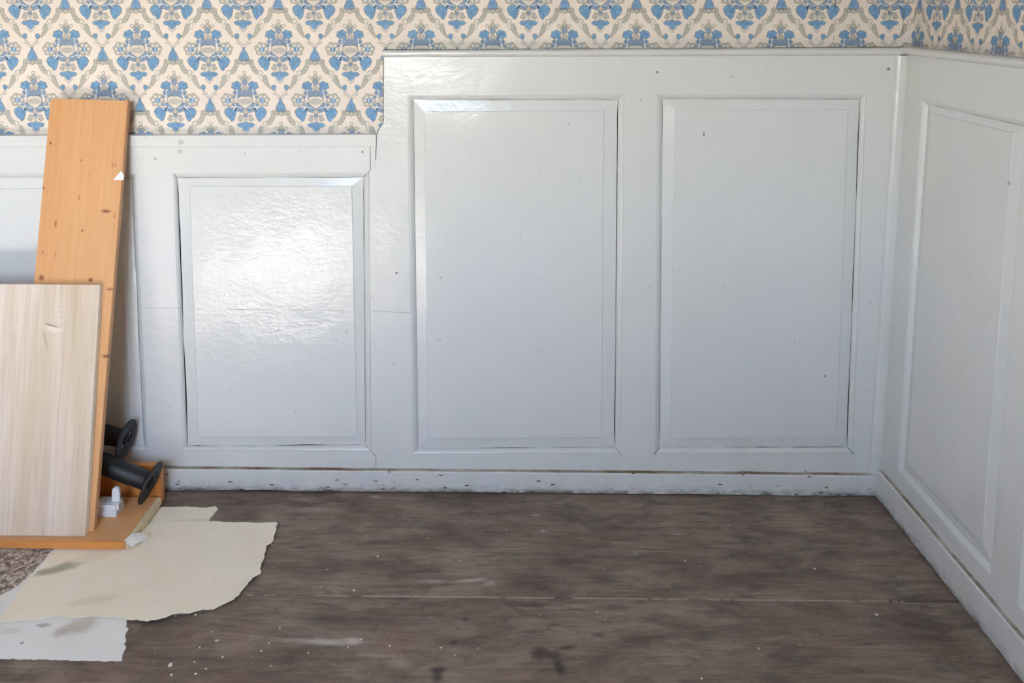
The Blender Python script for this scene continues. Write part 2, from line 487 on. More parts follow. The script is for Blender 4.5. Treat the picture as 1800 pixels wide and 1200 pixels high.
frame_piece('cap', BACK, [(XL, 239), (230, 238.6), (661, 236.8), (661, 257.6), (XL, 258.2)], FACE + .0035, low, .0)
moulding(BACK, L1O, L1P, low); moulding(BACK, L2O, L2P, low)
panel(BACK, L1P, L1F, low, [(.4, .8), (1.6, .9), (.5, 1.5), (1, .5)], 3)
panel(BACK, L2P, L2F, low, [(.7, .7), (1.2, 1.2), (.5, 1.6), (1.7, 1.6)], 5, tilt=(0, 0))
# tall run
tall = empty('trim_2', kind='structure', label='tall grey-white panelled wainscot with two big panels on the back wall')
MO = [(714.5, 166), (1098.5, 165), (1091.5, 799), (724.5, 799)]
MP = [(726.5, 175), (1086.6, 175.5), (1081, 786), (734.7, 788)]
MFd = [(745.8, 195.8), (1061.3, 194), (1057, 769), (752.2, 771.4)]
RO = [(1155, 164.5), (1523.6, 166), (1500.5, 798.5), (1148.8, 799.5)]
RP = [(1164.5, 173.4), (1512, 174), (1489, 785.5), (1158.6, 786.8)]
RF = [(1186.5, 193.6), (1490.9, 192.6), (1470.8, 769.4), (1177.8, 770.6)]
frame_piece('backing', BACK, [(676, 100), (1590, 98), (1545, 832), (664, 832)], .005, tall, .0005, M['dark'])
frame_piece('top_rail', BACK, [(673.5, 99), (1594, 96), (1590, 166), RO[1], RO[0], MO[1], MO[0], (673.4, 166)], FACE, tall)
frame_piece('bottom_rail', BACK, [(661, 801), MO[3], MO[2], RO[3], RO[2], (1552, 798), (1548, 850), (661, 850)], FACE, tall)
frame_piece('stile', BACK, [(673.4, 166), MO[0], MO[3], (661, 801), (652.8, 793), (649, 302), (651.5, 298), (651.5, 258), (661.5, 257.6), (661.8, 231), (665, 226.5), (669, 223.5), (673.2, 218)], FACE, tall)
frame_piece('stile', BACK, [MO[1], RO[0], RO[3], MO[2]], FACE, tall)
frame_piece('stile', BACK, [RO[1], (1590, 166), (1552, 798), RO[2]], FACE, tall)
moulding(BACK, MO, MP, tall); moulding(BACK, RO, RP, tall)
panel(BACK, MP, MFd, tall, [(.4, .7), (1.3, .9), (.5, 1.6), (.4, .8)], 11)
panel(BACK, RP, RF, tall, [(.4, .8), (1.1, 1.2), (.5, 1.7), (.5, .9)], 14)
def cap(wall, pa, pb, ha, hb, parent, name='cap_moulding'):
    """rounded capping run between two picture columns; ha/hb its height in px at each end"""
    bm = bmesh.new(); R = []
    prof = [(0, .0), (0, .010), (.10, .0165), (.30, .0195), (.55, .0195), (.75, .0165), (.90, .0100), (.97, .004), (1.0, .001)]
    for (px, py), h in ((pa, ha), (pb, hb)):
        base = wall.p(px, py, FACE); bot = wall.p(px, py + h, FACE)
        R.append([bm.verts.new(base + (bot - base) * t + wall.N * d) for t, d in prof] + [bm.verts.new(bot - wall.N * FACE), bm.verts.new(base - wall.N * FACE)])
    k = len(R[0])
    for i in range(k): bm.faces.new((R[0][i], R[0][(i + 1) % k], R[1][(i + 1) % k], R[1][i]))
    bm.faces.new(R[0][::-1]); bm.faces.new(R[1])
    return from_bm(name, bm, M['paint'], parent)
cap(BACK, (673.5, 88.5), (1604, 83.5), 12, 14, tall)
# strip in the corner
post = empty('trim_3', kind='structure', label='upright rounded cover strip in the corner of the panelling')
bm = bmesh.new(); R = []
for (xl, xr, y) in ((1576.5, 1596.5, 97), (1529, 1549, 833)):
    ring = []
    for t, d in ((0, .0), (0, .006), (.10, .0105), (.3, .0135), (.6, .014), (1, .012), (1.3, .010), (1.3, -.02), (0, -.02)):
        ring.append(bm.verts.new(BACK.p(xl + (xr - xl) * t, y, FACE + .008) + BACK.N * (d - .008)))
    R.append(ring)
for i in range(9): bm.faces.new((R[0][i], R[0][(i + 1) % 9], R[1][(i + 1) % 9], R[1][i]))
bm.faces.new(R[0][::-1]); bm.faces.new(R[1])
from_bm('cover_strip', bm, M['paint'], post)

# right-hand wall
side = empty('trim_4', kind='structure', label='grey-white panelled wainscot on the right-hand wall')
SO = [(1619.5, 167), (1797, 255), (1748.5, 985), (1578.5, 818)]
SF = [(1633.5, 195.5), (1776.5, 234.5), (1731, 954), (1597, 815)]
def ridge(u, z): return RIGHT.O + RIGHT.U * u + RIGHT.V * (z / RIGHT.V.z)
rz_top = RIGHT.p(1597, 97, FACE).z; rz_bot = RIGHT.p(1549, 834, FACE).z
def RPX(u, z, d):   # wall coordinates to the wall plane
    return ridge(u, z) + RIGHT.N * d
def uz(px, py, d=FACE):
    p = RIGHT.p(px, py, d) - RIGHT.O
    return p.dot(RIGHT.U), RIGHT.p(px, py, d).z
# right wall is built in wall metres (u along the wall, z up) read off the picture
o_ = [uz(*p) for p in SO]; f_ = [uz(*p, .0258) for p in SF]
class Pln:       # lets the panel builders take wall metres instead of picture positions
    N = RIGHT.N
    def p(s, u, z, d): return RPX(u, -z, d)
PW = Pln()
def neg(L): return [(u, -z) for u, z in L]
uO0 = (o_[0][0] + o_[3][0]) / 2; uO1 = (o_[1][0] + o_[2][0]) / 2
zO1 = (uz(1629, 176)[1] + uz(1683, 188)[1]) / 2
zP0 = (uz(1600, 836, .0175)[1] + uz(1730, 976, .0175)[1]) / 2
uP0, uP1, zP1, zO0 = uO0 + .012, uO1 - .012, zO1 - .012, zP0 - .014
STILE = uz(1788, 1055)[0] - uO1
uF0, uF1 = (f_[0][0] + f_[3][0]) / 2, (f_[1][0] + f_[2][0]) / 2
zF1 = (uz(1640, 197.5, .0258)[1] + uz(1776, 234.5, .0258)[1]) / 2; zF0 = (uz(1600, 826, .0258)[1] + uz(1729, 952, .0258)[1]) / 2
print('side u', uO0, uO1, uP0, uP1, uF0, uF1, 'z', zO0, zO1, zP0, zP1, zF0, zF1, rz_top, rz_bot, STILE)
def metre_rect(u0, u1, z0, z1): return [(u0, -z1), (u1, -z1), (u1, -z0), (u0, -z0)]
def metre_panel(P, F, parent, seed):
    global _s
    bm = bmesh.new(); N = 24
    outer, inner, inner2 = [], [], []
    inward = [(0, 1), (-1, 0), (0, -1), (1, 0)]
    for s in range(4):
        for k in range(N):
            t = k / N; p = lerp(P[s], P[(s + 1) % 4], t); f = lerp(F[s], F[(s + 1) % 4], t)
            g = .0005 + .0012 * nz1(t * 6 + s * 9, seed); ix, iy = inward[s]
            outer.append(bm.verts.new(PW.p(p[0] + ix * g, p[1] + iy * g, .0175)))
            inner.append(bm.verts.new(PW.p(f[0], f[1], .0235)))
            inner2.append(bm.verts.new(PW.p(f[0] + ix * .001, f[1] + iy * .001, .0258)))
    low_ = [bm.verts.new(v.co - RIGHT.N * .008) for v in outer]
    n = len(outer)
    for i in range(n):
        j = (i + 1) % n
        bm.faces.new((low_[i], low_[j], outer[j], outer[i])); bm.faces.new((outer[i], outer[j], inner[j], inner[i])); bm.faces.new((inner[i], inner[j], inner2[j], inner2[i]))
    bm.faces.new(inner2); bm.faces.new(low_[::-1])
    return from_bm('panel', bm, M['paint_panel'], parent)
pitch_u = (uO1 - uO0) + .12
UEND = 3.9
frame_piece('backing', PW, metre_rect(.0, UEND, .05, rz_top - .02), .005, side, .0005, M['dark'])
frame_piece('top_rail', PW, metre_rect(.0, UEND, zO1, rz_top), FACE, side)
frame_piece('bottom_rail', PW, metre_rect(.0, UEND, .045, zO0), FACE, side)
u = uO0; prev = 0.0
k = 0
while u + (uO1 - uO0) < UEND:
    frame_piece('stile', PW, metre_rect(prev, u, zO0, zO1), FACE, side)
    wd = uO1 - uO0
    O = metre_rect(u, u + wd, zO0, zO1)
    P = metre_rect(u + (uP0 - uO0), u + wd - (uO1 - uP1), zP0, zP1)
    F = metre_rect(u + (uF0 - uO0), u + wd - (uO1 - uF1), zF0, zF1)
    moulding(PW, O, P, side); metre_panel(P, F, side, 21 + k)
    prev = u + wd; u = prev + STILE; k += 1
frame_piece('stile', PW, metre_rect(prev, UEND, zO0, zO1), FACE, side)
bm = bmesh.new(); R = []
prof = [(0, .0), (0, .010), (.10, .0165), (.30, .0195), (.55, .0195), (.75, .0165), (.90, .0100), (.97, .004), (1.0, .001)]
cap_top = RIGHT.p(1700, 93.3, FACE + .01).z; cap_h = .021
for u in (.0, UEND):
    R.append([bm.verts.new(RPX(u, cap_top - t * cap_h, FACE + d)) for t, d in prof] + [bm.verts.new(RPX(u, cap_top - cap_h, 0)), bm.verts.new(RPX(u, cap_top, 0))])
kk = len(R[0])
for i in range(kk): bm.faces.new((R[0][i], R[0][(i + 1) % kk], R[1][(i + 1) % kk], R[1][i]))
bm.faces.new(R[0][::-1]); bm.faces.new(R[1])
from_bm('cap_moulding', bm, M['paint'], side)

# skirting boards
BB = FACE + .015
def rough_line(n, fn): return [fn(i / n) for i in range(n + 1)]
bm = bmesh.new()
def bb_top(x):     # picture row of the front top arris
    return 824.5 + (x - 282) * (836.5 - 824.5) / (1540 - 282) if x > 282 else 824.5
xs = [-330 + (1546 + 330) * i / 90 for i in range(91)]
F0, F1, B0, B1, G1, H1 = [], [], [], [], [], []
for x in xs:
    t = BACK.p(x, bb_top(x) + .5 * nz1(x * .02, 3) + .5 * nz1(x * .1, 5), BB)
    z0 = .0035 + .0028 * nz1(t.x * 4, 8) + .002 * nz1(t.x * 17, 9)
    c = .0018 + .0012 * nz1(x * .05, 13)
    F0.append(bm.verts.new((t.x, t.y, max(.0008, z0)))); F1.append(bm.verts.new((t.x, t.y, t.z - .003)))
    G1.append(bm.verts.new((t.x, t.y + .0025, t.z)))
    H1.append(bm.verts.new((t.x, -FACE + .002, t.z + .0015)))
    B0.append(bm.verts.new((t.x, -FACE + .002, .001)))
for i in range(90):
    for a, b, mi in ((F0, F1, 0), (F1, G1, 0), (G1, H1, 1), (H1, B0, 0), (B0, F0, 0)):
        f = bm.faces.new((a[i], a[i + 1], b[i + 1], b[i])); f.material_index = mi
bm.faces.new((F0[0], F1[0], G1[0], H1[0], B0[0])); bm.faces.new((B0[-1], H1[-1], G1[-1], F1[-1], F0[-1]))
def dusty():
    t = NT('dusty worn ledge'); v = t.coord()
    n = t.noise(t.mapped(v, (1, 1, 1)), 5, 5, .7)
    col = t.mix(t.rng(n, .38, .60), lin((196, 190, 178)), lin((122, 102, 80)))
    return t.out(col, .85)
M['ledge'] = dusty()
from_bm('baseboard_back', bm, [M['paint'], M['ledge']], kind='structure')
bm = bmesh.new()
zt = RIGHT.p(1610, 906, FACE + .013).z
print('right baseboard top', zt)
ua = .006
cols = []
n = 70
bbd = FACE + .012
for i in range(n + 1):
    u = ua + (UEND - ua) * i / n
    zz = zt + .0012 * nz1(u * 5, 31) + .001 * nz1(u * 22, 33)
    cols.append([bm.verts.new(RPX(u, max(.001, .004 + .003 * nz1(u * 8, 35)), bbd)), bm.verts.new(RPX(u, zz - .003, bbd)), bm.verts.new(RPX(u, zz, bbd - .0025)),
                 bm.verts.new(RPX(u, zz + .001, FACE - .002)), bm.verts.new(RPX(u, .001, FACE - .002))])
for i in range(n):
    for a in range(5):
        b = (a + 1) % 5
        f = bm.faces.new((cols[i][a], cols[i + 1][a], cols[i + 1][b], cols[i][b])); f.material_index = 1 if a == 2 else 0
bm.faces.new(cols[0]); bm.faces.new(cols[-1][::-1])
from_bm('baseboard_right', bm, [M['paint'], M['ledge']], kind='structure')
# small wear on the joinery
crack(BACK, [(650.8, 258), (650.8, 298), (640, 311)], .8, FACE, low, seed=2)
crack(BACK, [(661.3, 238), (661, 258), (660, 280)], 1.0, FACE + .0036, low, seed=3)
crack(BACK, [(643, 783), (660.8, 802), (661, 822)], .8, FACE, low, seed=4)
crack(BACK, [(1081.5, 787), (1094, 802)], .9, FACE, tall, seed=6)
crack(BACK, [(1159, 787), (1149, 800)], 1.2, FACE, tall, seed=7)
crack(BACK, [(1489, 786), (1501, 798)], 1.2, FACE, tall, seed=8)
crack(BACK, [(304, 304.5), (311, 311.5)], .8, FACE, low, seed=9)
crack(BACK, [(255, 541), (318, 541)], .7, FACE, low, 'chip', seed=10)
crack(BACK, [(346, 543), (625, 546)], .8, .0248, low, 'chip', seed=12, brk=-.1)
crack(BACK, [(653, 546), (722, 550)], .8, FACE, tall, 'chip', seed=13)
crack(BACK, [(726, 793.5), (742, 793)], 2.6, FACE - .004, tall, 'brown_line', seed=15)
crack(BACK, [(850, 795), (940, 796)], 1.2, FACE - .003, tall, 'brown_line', seed=16, brk=-.05)
crack(BACK, [(1000, 796), (1085, 795.5)], 1.6, FACE - .003, tall, 'brown_line', seed=17, brk=-.1)
crack(BACK, [(324, 792), (342, 792.5)], 2.0, FACE - .003, low, 'brown_line', seed=18)
crack(BACK, [(420, 793), (560, 793)], 1.0, FACE - .003, low, 'brown_line', seed=19, brk=.02)
crack(BACK, [(632, 793), (648, 793)], 2.4, FACE - .003, low, 'brown_line', seed=20)
crack(BACK, [(1414, 826), (1424, 834), (1430, 837)], 1.4, FACE, tall, 'brown_line', seed=22)
for px, py, r, d, par, mt in ((318, 250, 4.5, FACE + .0036, low, 'dent'), (316, 266, 4.5, FACE, low, 'dent'), (430, 269.5, 2.2, FACE, low, 'dent'), (637, 267, 2.0, FACE, low, 'chip'),
                              (273, 279, 3, FACE, low, 'dent'), (1155, 127, 2.4, FACE, tall, 'chip'), (1562, 121, 3, FACE, tall, 'chip'), (697, 480, 2, FACE, tall, 'chip'), (1450, 661, 1.8, .0248, tall, 'chip'),
                              (1484, 714, 2, .012, tall, 'chip')):
    nailmark(BACK, px, py, r, d, par, mt)
for i in range(60):
    px = random.uniform(285, 1530); py = random.uniform(0, 1)
    py = (824.5 + (px - 282) * .0095) + 36 * (1 - py ** 2.2) - 2
    bm = bmesh.new(); q0 = random.uniform(1.0, 3.2)
    prism(bm, [BACK.p(px + q0 * math.cos(a) * random.uniform(.6, 1.3) * 1.6, py + q0 * .5 * math.sin(a) * random.uniform(.6, 1.3), BB + .0003) for a in [j * math.pi / 4 for j in range(8)]], Vector((0, .0006, 0)))
    from_bm('paint_chip', bm, M['brown_line' if i % 3 else 'chip'], bpy.data.objects['baseboard_back'])
crack(BACK, [(1237, 232), (1237.5, 240)], 1.8, .0248, tall, 'dark', 'nail_hole', 23)
crack(BACK, [(1582, 97), (1597, 97)], 1.6, FACE + .014, post, 'dark', seed=24)

# ------------------------------------------------------------------ wallpaper (flat print: ogee lattice with blue flower bouquets)
UN = .0015
MATS = ['cream', 'wp_line', 'wp_blue', 'wp_grey', 'wp_taupe', 'wp_pale', 'wp_white', 'wp_deep']
MI = {m: i for i, m in enumerate(MATS)}
def motif_polys():
    out = []
    def add(poly, mat, lay): out.append((poly, MI[mat], lay))
    def ell(cx, cy, rx, ry, rot=0, lob=0, amp=0, n=16, ph=0):
        n = max(n, lob * 5) if lob else n
        c, s = math.cos(rot), math.sin(rot); P = []
        for i in range(n):
            a = 2 * math.pi * i / n; r = 1 + amp * math.cos(lob * a + ph)
            x, y = rx * r * math.cos(a), ry * r * math.sin(a)
            P.append((cx + x * c - y * s, cy + x * s + y * c))
        return P
    def grow(P, e):
        cx = sum(p[0] for p in P) / len(P); cy = sum(p[1] for p in P) / len(P)
        Q = []
        for x, y in P:
            d = math.hypot(x - cx, y - cy) or 1
            Q.append((cx + (x - cx) * (1 + e / d), cy + (y - cy) * (1 + e / d)))
        return Q
    def shape(P, mat, lay, e=.9, line='wp_line'):
        if e: add(grow(P, e), line, lay)
        add(P, mat, lay + 1)
    def stroke(pts, w, mat, lay, taper=0):
        n = len(pts); Lf, Rt = [], []
        for i, (x, y) in enumerate(pts):
            x0, y0 = pts[max(i - 1, 0)]; x1, y1 = pts[min(i + 1, n - 1)]
            d = math.hypot(x1 - x0, y1 - y0) or 1; nx, ny = -(y1 - y0) / d, (x1 - x0) / d
            ww = (w[i] if isinstance(w, (list, tuple)) else w) / 2
            Lf.append((x + nx * ww, y + ny * ww)); Rt.append((x - nx * ww, y - ny * ww))
        for i in range(n - 1): add([Lf[i], Lf[i + 1], Rt[i + 1], Rt[i]], mat, lay)
    def mir(P, s): return [(x * s, y) for x, y in P]
    def band(pts, w, mat, lay):
        stroke(pts, [a + 1.6 for a in w] if isinstance(w, list) else w + 1.6, 'wp_line', lay); stroke(pts, w, mat, lay + 1)
    # ---- bouquet
    add(ell(0, 12, 15, 14, 0, 8, .08), 'wp_grey', 1); add(ell(0, -13, 17, 8, 0, 6, .1), 'wp_grey', 1); add(ell(0, -27, 7, 9, 0, 5, .1), 'wp_pale', 1)
    for s in (1, -1):
        for a, b, c in ((6, 9.5, 3.0), (11, 6.5, 2.8), (10.5, 21.5, 2.6), (20, 8, 2.4), (6, -14.5, 2.6), (20.5, -6.5, 2.6)):
            shape(mir(ell(a, b, c, c * .8, .4, 3, .1, 9), s), 'wp_blue' if c < 2.7 else 'wp_grey', 4, .6)
    for s in (1, -1):
        shape(mir(ell(15, 28, 8.6, 6.6, -.35, 6, .10), s), 'wp_blue', 3)                      # upper leaves
        stroke(mir([(8, 23), (14, 28), (20, 29)], s), .7, 'wp_deep', 5)
        shape(mir(ell(9.5, 15, 4.6, 6.5, .5, 4, .08), s), 'wp_grey', 3)
        shape(mir(ell(17, 15, 3.6, 3.4, 0, 5, .14), s), 'wp_grey', 3); add(mir(ell(17, 15, 1.2, 1.2, n=8), s), 'wp_deep', 5)
        stroke(mir([(12, 21), (14, 19), (15, 10), (12, 8)], s), 1.1, 'wp_white', 5)
        P = ell(31, 2, 11.4, 11.2, .2, 6, .11); shape(mir(P, s), 'wp_taupe', 1)                  # side blossoms
        for a in range(6):
            t = a * math.pi / 3 + .5
            stroke(mir([(31 + 4 * math.cos(t), 2 + 4 * math.sin(t)), (31 + 10 * math.cos(t), 2 + 9.5 * math.sin(t))], s), .7, 'wp_line', 3)
        for a in range(6):
            t = a * math.pi / 3 + 1.02
            add(mir(ell(31 + 7 * math.cos(t), 2 + 6.6 * math.sin(t), 2.6, 2.0, t, n=8), s), 'wp_pale', 3)
        add(mir(ell(30.5, 1.5, 4.8, 5.2, .3, 5, .12), s), 'wp_blue', 4); stroke(mir([(31, 6), (31.5, 1), (30.5, -3)], s), 1.2, 'wp_white', 5)
        LP = [(15, -13), (20, -11.5), (25, -12.5), (30, -11), (35, -14), (37.5, -19), (35.5, -24), (33, -28), (29, -31), (25.5, -36.5), (21, -33), (19, -27), (17.5, -22), (18, -17)]
        shape(mir(LP, s), 'wp_blue', 3)                                                        # lower leaves
        stroke(mir([(18, -14), (25, -22), (26, -31)], s), .7, 'wp_deep', 5)
        stroke(mir([(19, -11), (22, -15)], s), 1.6, 'wp_white', 6)
        shape(mir(ell(13, -14.5, 6.5, 3.0, -.35, 3, .1), s), 'wp_grey', 3)
        shape(mir(ell(9, -8.5, 4.8, 3.2, .5), s), 'wp_grey', 3); shape(mir(ell(15, -6, 3.0, 3.2, 0), s), 'wp_grey', 3)
        stroke(mir([(4, -13), (11, -11), (17, -9), (19, -5)], s), 1.0, 'wp_white', 6)
        shape(mir(ell(10.5, -32, 3.2, 2.6, 0), s), 'wp_taupe', 3); shape(mir(ell(8.5, -27, 2.6, 2.2, 0), s), 'wp_taupe', 3)
        shape(mir([(1, -32), (5, -33), (9, -36), (6, -38.5), (1.5, -36)], s), 'wp_pale', 3)
        shape(mir([(0, -37), (6, -40), (11, -39), (15.5, -42), (12, -46), (7, -46.5), (4, -51), (0, -55)], s), 'wp_blue', 3)   # tail leaf
        stroke(mir([(1, -40), (5, -44), (10, -43)], s), .7, 'wp_deep', 5)
        stroke(mir([(7, -49), (5, -54), (0, -59)], s), .9, 'wp_line', 3)
        shape(mir(ell(9, 42.5, 2.6, 2.4, n=10), s), 'wp_pale', 1); shape(mir(ell(5, 39, 2.2, 2.2, n=8), s), 'wp_taupe', 1)
        for a, b in (((4, 21), 2.6), ((5, 13), 2.0), ((3, 16.5), 1.8)): shape(mir(ell(a[0], a[1], b, b, n=8), s), 'wp_taupe' if b > 2.2 else 'wp_grey', 5, .6)
    shape(ell(0, 34, 4.2, 5.2, 0, 4, .1), 'wp_grey', 2)
    shape(ell(0, 43.5, 3.6, 3.4, 0, 4, .15), 'wp_taupe', 1); shape(ell(0, 50.5, 2.4, 2.6, n=10), 'wp_pale', 1)
    shape(ell(0, 25, 3.6, 4.4, 0, 5, .12), 'wp_taupe', 5)
    shape([(-13.5, 1), (-12, 6), (-7, 8.8), (0, 8.2), (7, 8.8), (12, 6), (13.5, 1), (11, -5), (5, -10), (0, -13), (-5, -10), (-11, -5)], 'wp_pale', 5)  # woven fruit
    for k in range(-3, 4):
        t = k * 3.2
        for s in (1, -1):
            h = 9.5 - abs(t) * .5
            stroke([(t - s * 4.5 * .8, max(-9 + abs(t) * .6, -6)), (t + s * 4.5 * .8, min(h * .65, 6))], .6, 'wp_line', 7)
    shape(ell(0, -18.5, 4.0, 5.0, 0, 4, .1), 'wp_taupe', 4); shape(ell(0, -25.5, 3.2, 3.0), 'wp_grey', 4)
    stroke([(-12, -29.8), (12, -29.8)], 1.6, 'wp_taupe', 6)
    # ---- lattice ornament below the bouquet, centred on the vase at (0, -100)
    V = -100
    for s in (1, -1):
        def q(L): return [(x * s, y + V) for x, y in L]
        band(q([(0, 14), (5, 20), (10, 26), (11.5, 31)]), [3.2, 2.6, 2.2, 1.6], 'wp_pale', 1)
        stroke(q([(7, 22), (12, 21), (14, 24)]), .8, 'wp_line', 2)
        shape(q(ell(11.5, 34, 3.6, 4.2, .3, 3, .08, 12)), 'wp_blue', 3)
        shape(q(ell(7.5, -11.5, 3.6, 3.6, 0)), 'wp_taupe', 2)
        band(q([(10, -8), (13.5, -9.5), (13.5, -15), (15, -20), (18, -25), (21.5, -29), (25, -31)]), [4, 6, 5.6, 6.4, 7.4, 7, 4.5], 'wp_taupe', 1)
        for a in ((13.5, -13), (15.5, -21), (19.5, -26.5)): stroke(q([(a[0] - 3, a[1] + 1.5), (a[0] + 3, a[1] - 1)]), .6, 'wp_line', 3)
        shape(q(ell(28.5, -30.5, 3.6, 3.8, 0, 3, .12)), 'wp_pale', 2)
        shape(q([(24.5, -33), (28, -34), (31, -36), (32.5, -41), (30.5, -45), (27.5, -42), (26.5, -38)]), 'wp_pale', 1, .6)
        band(q([(33, -35), (36, -41), (38, -47), (41.5, -53), (46, -59)]), [6.5, 8, 6.5, 4.0, 1.4], 'wp_taupe', 0)
        for k in range(4):
            stroke(q([(32 + k * 2.2, -37 - k * 4.6), (38 + k * 2.2, -37 - k * 4.6)]), .5, 'wp_line', 3)
    def q(L): return [(x, y + V) for x, y in L]
    shape(q([(-2, 14), (2, 14), (2.5, 9), (4, 6), (7, 2), (6.6, 0), (9, -3), (8, -8), (4, -9.5), (0, -10.5), (-4, -9.5), (-8, -8), (-9, -3), (-6.6, 0), (-7, 2), (-4, 6), (-2.5, 9)]), 'wp_grey', 3)
    add(q([(-1.4, 11), (1.4, 11), (5, 1), (6.5, -5), (0, -8), (-6.5, -5), (-5, 1)]), 'wp_blue', 5)
    shape(q(ell(0, -12.5, 3.4, 3.8)), 'wp_taupe', 4)
    return out
POLYS = motif_polys()
def wallpaper(name, origin, U, V, N, spots, bounds, parent, seam=None):
    """spots: bouquet centres in wall units (px at back-wall scale); bounds: (u0,u1,v0,v1) in metres round origin"""
    verts, faces, mats = [], [], []
    for (cu, cv) in spots:
        for poly, mi, lay in POLYS:
            i0 = len(verts)
            for x, y in poly:
                verts.append(((cu + x) * UN, (cv + y) * UN, .0009 + lay * .00011))
            faces.append(tuple(range(i0, i0 + len(poly)))); mats.append(mi)
    u0, u1, v0, v1 = bounds
    me = bpy.data.meshes.new(name); me.from_pydata(verts, [], faces)
    me.polygons.foreach_set('material_index', mats)
    bm = bmesh.new(); bm.from_mesh(me)
    for co, no in (((u0, 0, 0), (-1, 0, 0)), ((u1, 0, 0), (1, 0, 0)), ((0, v0, 0), (0, -1, 0)), ((0, v1, 0), (0, 1, 0))):
        bmesh.ops.bisect_plane(bm, geom=list(bm.verts) + list(bm.edges) + list(bm.faces), plane_co=co, plane_no=no, clear_outer=True)
    fs = prism(bm, [Vector((u0, v0, .0007)), Vector((u1, v0, .0007)), Vector((u1, v1, .0007)), Vector((u0, v1, .0007))], Vector((0, 0, -.0006)), 0)
    bm.to_mesh(me); bm.free()
    me.transform(Matrix(((U.x, V.x, N.x, origin.x), (U.y, V.y, N.y, origin.y), (U.z, V.z, N.z, origin.z), (0, 0, 0, 1))))
    me.update()
    for p in me.polygons:
        if p.normal.dot(N) < 0 and abs(p.normal.dot(N)) > .9 and p.material_index: p.flip()
    for m in MATS: me.materials.append(M[m])
    return link(name, me, parent)
PU, PV = 124.0, 90.6
c0 = BACK.p(118, 88, .001)
cu0, cv0 = c0.x / UN, c0.z / UN
c1 = BACK.p(612, 89, .001); c2 = BACK.p(1498, 90, .001)
print('paper period', (c1.x - c0.x) / UN / 4, (c2.x - c0.x) / UN / 11)
PU = (c2.x - c0.x) / UN / 11
spots = []
for j in range(-9, 3):
    for i in range(-4, 14):
        u = cu0 + PU * i + (PU / 2 if j % 2 else 0); v = cv0 - PV * j
        if v * UN > CEIL + .05 or v * UN < .6: continue
        if u * UN > XR + .15 or u * UN < LEFTX - .1: continue
        if j >= 1 and u > BACK.p(690, 200, 0).x / UN + 30: continue
        spots.append((u, v))
cornx = RIGHT.p(1592, 60, 0)
zl = BACK.p(300, 245, 0).z
wallpaper('wallpaper', Vector((0, 0, 0)), Vector((1, 0, 0)), Vector((0, 0, 1)), Vector((0, -1, 0)), spots, (LEFTX + .001, cornx.x + .03, zl, CEIL - .001), wall_back)
r0 = RIGHT.p(1613.6, 55, .001) - RIGHT.O
ru = r0.dot(RIGHT.U) / UN
r1 = RIGHT.p(1758, 60, .001) - RIGHT.O
PR = (r1.dot(RIGHT.U) / UN - ru) / 2
print('right paper period', PR)
rv0 = cv0 / RIGHT.V.z
PR = PU if abs(PR - PU) < 6 else PR
spots = []
for j in range(-9, 1):
    for i in range(-2, 28):
        u = ru + PR * i + (PR / 2 if j % 2 else 0); v = rv0 - PV * j
        if u * UN > UEND or u < -100 or v * UN > CEIL + .05: continue
        spots.append((u, v))
ob = wallpaper('wallpaper', RIGHT.O, RIGHT.U, RIGHT.V, RIGHT.N, [(-0 + u, v) for u, v in spots], (-.06, UEND, (cap_top - .015) / RIGHT.V.z, (CEIL - .002)), wall_right)
# brownish paper edge with its joint shadow put in as brown strips, and the lifted seam near the corner
crack(BACK, [(-330, 238.3), (230, 237.9), (661, 236.2)], 1.5, .0024, wall_back, 'brown_line', 'paper_edge_shadow', 41)
crack(BACK, [(674.5, 90), (674, 150), (673.8, 216), (666, 226), (662, 236)], 1.6, FACE + .0005, tall, 'brown_line', 'paper_edge_shadow', 42)
crack(BACK, [(673, 87.2), (1100, 85.6), (1590, 82.2)], 1.4, .0024, wall_back, 'brown_line', 'paper_edge_shadow', 43)
crack(BACK, [(1469, 0), (1467, 35), (1466, 70)], 1.0, .0026, wall_back, 'brown_line', 'paper_seam', 44, brk=-.05)
crack(BACK, [(1588, 18), (1587, 60)], 1.2, .0026, wall_back, 'brown_line', 'paper_seam', 45, brk=-.1)

